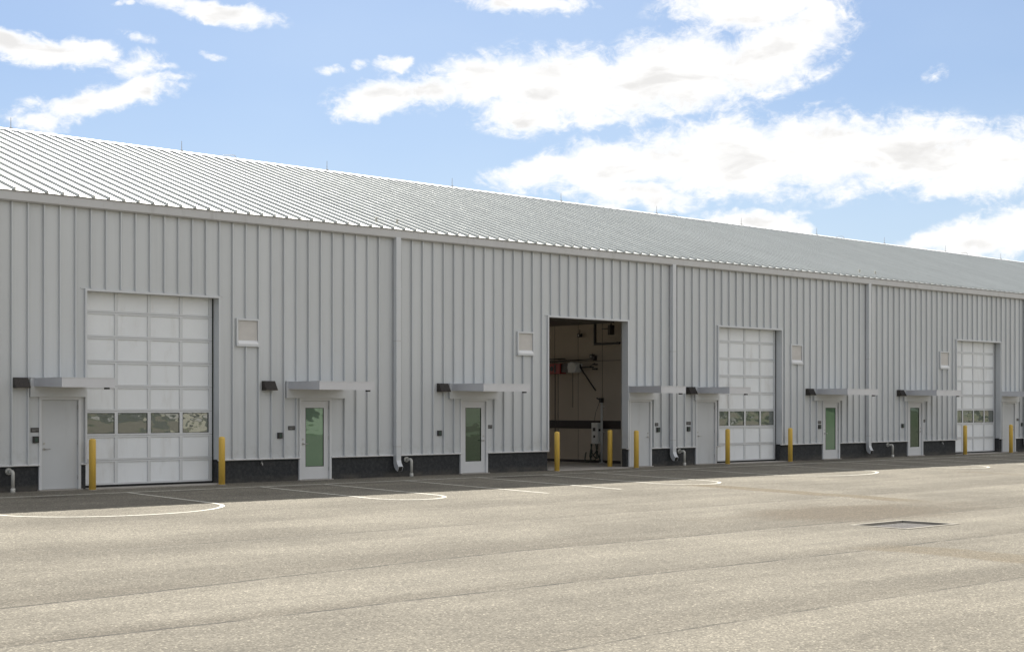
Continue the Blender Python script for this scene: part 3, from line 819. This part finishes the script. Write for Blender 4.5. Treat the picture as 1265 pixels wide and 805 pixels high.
for y, z0, z1 in ((.62, -.22, -3.1), (.75, -.22, -3.1), (-.14, -.18, -1.45)):
    m = MB(); m.tube([(-.22, y, z0), (-.22, y, z1)], .012, 5); m.build('hanging_cord', 'bronze', hr)
fm = on_wall('wall_heater_frame', 2.6, 4.72, 'dark square frame with a small fitting high on the wall inside the open bay', 'frame')
m = MB(); m.box(-.5, -.42, .55, .62, -.43, .45); m.box(-.5, -.42, -.62, .62, -.50, -.43); m.box(-.42, 0, .55, .62, -.47, -.41); m.box(-.42, 0, -.5, -.43, -.47, -.41); m.build('square_frame', 'black', fm)
m = MB(); m.box(-.4, -.2, -.12, .02, -.15, .2, .01); m.tube([(-.3, .4, .08), (-.3, .0, .08)], .02, 8); m.tube([(-.3, -.05, .2), (-.3, -.05, .45)], .02, 8); m.build('fitting', 'bronze', fm)
for y, z, lb in ((4.33, 4.62, 'small dark sensor below the lamp bar on the tan wall of the open bay'), (3.70, 3.84, 'small dark box at the end of the overhead rail')):
    se = on_wall('sensor_box', y, z, lb, 'sensor')
    m = MB(); m.box(-.14, -.005, -.07, .07, -.06, .07, .008); m.tube([(-.07, 0, .07), (-.07, 0, .22 if z > 4 else .12)], .01, 6); m.build('sensor_body', 'black', se)
    m = MB(); m.tube([(-.15, 0, .0), (-.138, 0, 0)], .035, 10); m.build('sensor_lens', 'steel', se)
lp = on_wall('lamp_bar', 4.72, 5.12, 'short dark bar lamp near the top of the open bay wall', 'lamp')
m = MB(); m.box(-.30, -.20, -.22, .34, -.05, .01, .008); m.build('lamp_body', 'black', lp)
m = MB(); m.box(-.30, -.0, -.2, -.12, .011, .10); m.build('lamp_arm', 'black', lp)

# ------------------------------------------------------------------ catch basin
cb = empty('catch_basin', ((DR[0]+DR[1])/2, (DR[2]+DR[3])/2, -.345))
tag(cb, 'sunken dark iron storm drain grate with pale concrete collar in the asphalt lot', 'storm drain')
hx, hy = (DR[1]-DR[0])/2, (DR[3]-DR[2])/2
m = MB(); t = .06; e = .004
for (a, b, c, d) in ((-hx-t, hx+t, -hy-t, -hy+.02), (-hx-t, hx+t, hy-.02, hy+t), (-hx-t, -hx+.02, -hy+.02, hy-.02), (hx-.02, hx+t, -hy+.02, hy-.02)):
    m.box(a, b, c, d, -.5, .012)
m.build('concrete_collar', 'concrete', cb)
m = MB(); m.box(-hx+.02, hx-.02, -hy+.02, hy-.02, -.62, -.5); m.build('pit_floor', 'rubber', cb)
m = MB()
m.box(-hx+.021, hx-.021, -hy+.021, -hy+.06, -.07, -.035); m.box(-hx+.021, hx-.021, hy-.06, hy-.021, -.07, -.035)
m.box(-.02, .02, -hy+.06, hy-.06, -.07, -.034)
x = -hx+.03
while x < hx-.04:
    if abs(x+.01) > .03: m.box(x, x+.024, -hy+.06, hy-.06, -.07, -.036)
    x += .042
for y in (-.3, 0, .3): m.box(-hx+.025, hx-.025, y-.012, y+.012, -.068, -.040)
m.build('iron_grate', 'grate', cb)
# scattered pebbles
m = MB()
for i in range(28):
    x = random.uniform(6, 34); y = random.uniform(-23, -5); s_ = random.uniform(.006, .014)
    r = bmesh.ops.create_icosphere(m.bm, subdivisions=1, radius=s_)
    bmesh.ops.scale(m.bm, vec=(1, random.uniform(.6, 1.2), .6), verts=r['verts'])
    bmesh.ops.translate(m.bm, vec=(x, y, gz(y)+s_*.3), verts=r['verts'])
tag(m.build('loose_gravel', 'concrete'), 'scattered pebbles lying on the asphalt lot', 'gravel', kind='stuff')

# ------------------------------------------------------------------ far side of the lot, mirrored in the glass
m = MB()
rnd = random.Random(3)
for i in range(34):
    cx = -90+i*12+rnd.uniform(-4, 4); cy = -128+rnd.uniform(-14, 14); hgt = rnd.uniform(8, 15)
    for j in range(170):
        u = rnd.gauss(0, 1); v = rnd.gauss(0, 1); q = rnd.random()
        p = Vector((cx+u*2.6, cy+v*2.2, 1.2+hgt*q)); s_ = rnd.uniform(.5, 1.1)
        a = Vector((rnd.gauss(0, 1), rnd.gauss(0, 1), rnd.gauss(0, 1))).normalized(); b = a.orthogonal().normalized()*s_; a2 = a.cross(b).normalized()*s_
        m.quad(p-b-a2*.6, p+b-a2*.6, p+b*.8+a2, p-b*.7+a2*.8)
tag(m.build('far_wood', 'leaf'), 'far row of trees across the lot, mirrored in the door glass', 'wood', kind='stuff')
fb = empty('far_building', (98, -97, gz(-50)))
tag(fb, 'low cream building across the lot, seen only mirrored in the door windows', 'building')
m = MB(); m.box(-25, 25, -8, 8, 0, 4.6); m.build('wall', 'far_wall', fb)
m = MB(); m.prism([(-8.6, 4.6), (8.6, 4.6), (0, 7)], 'x', -26, 26); m.build('roof', 'gutter', fb)
for x in range(-22, 20, 9):
    m = MB(); m.box(x, x+3.4, 7.98, 8.06, .9, 3.0); m.build('window', 'black', fb)
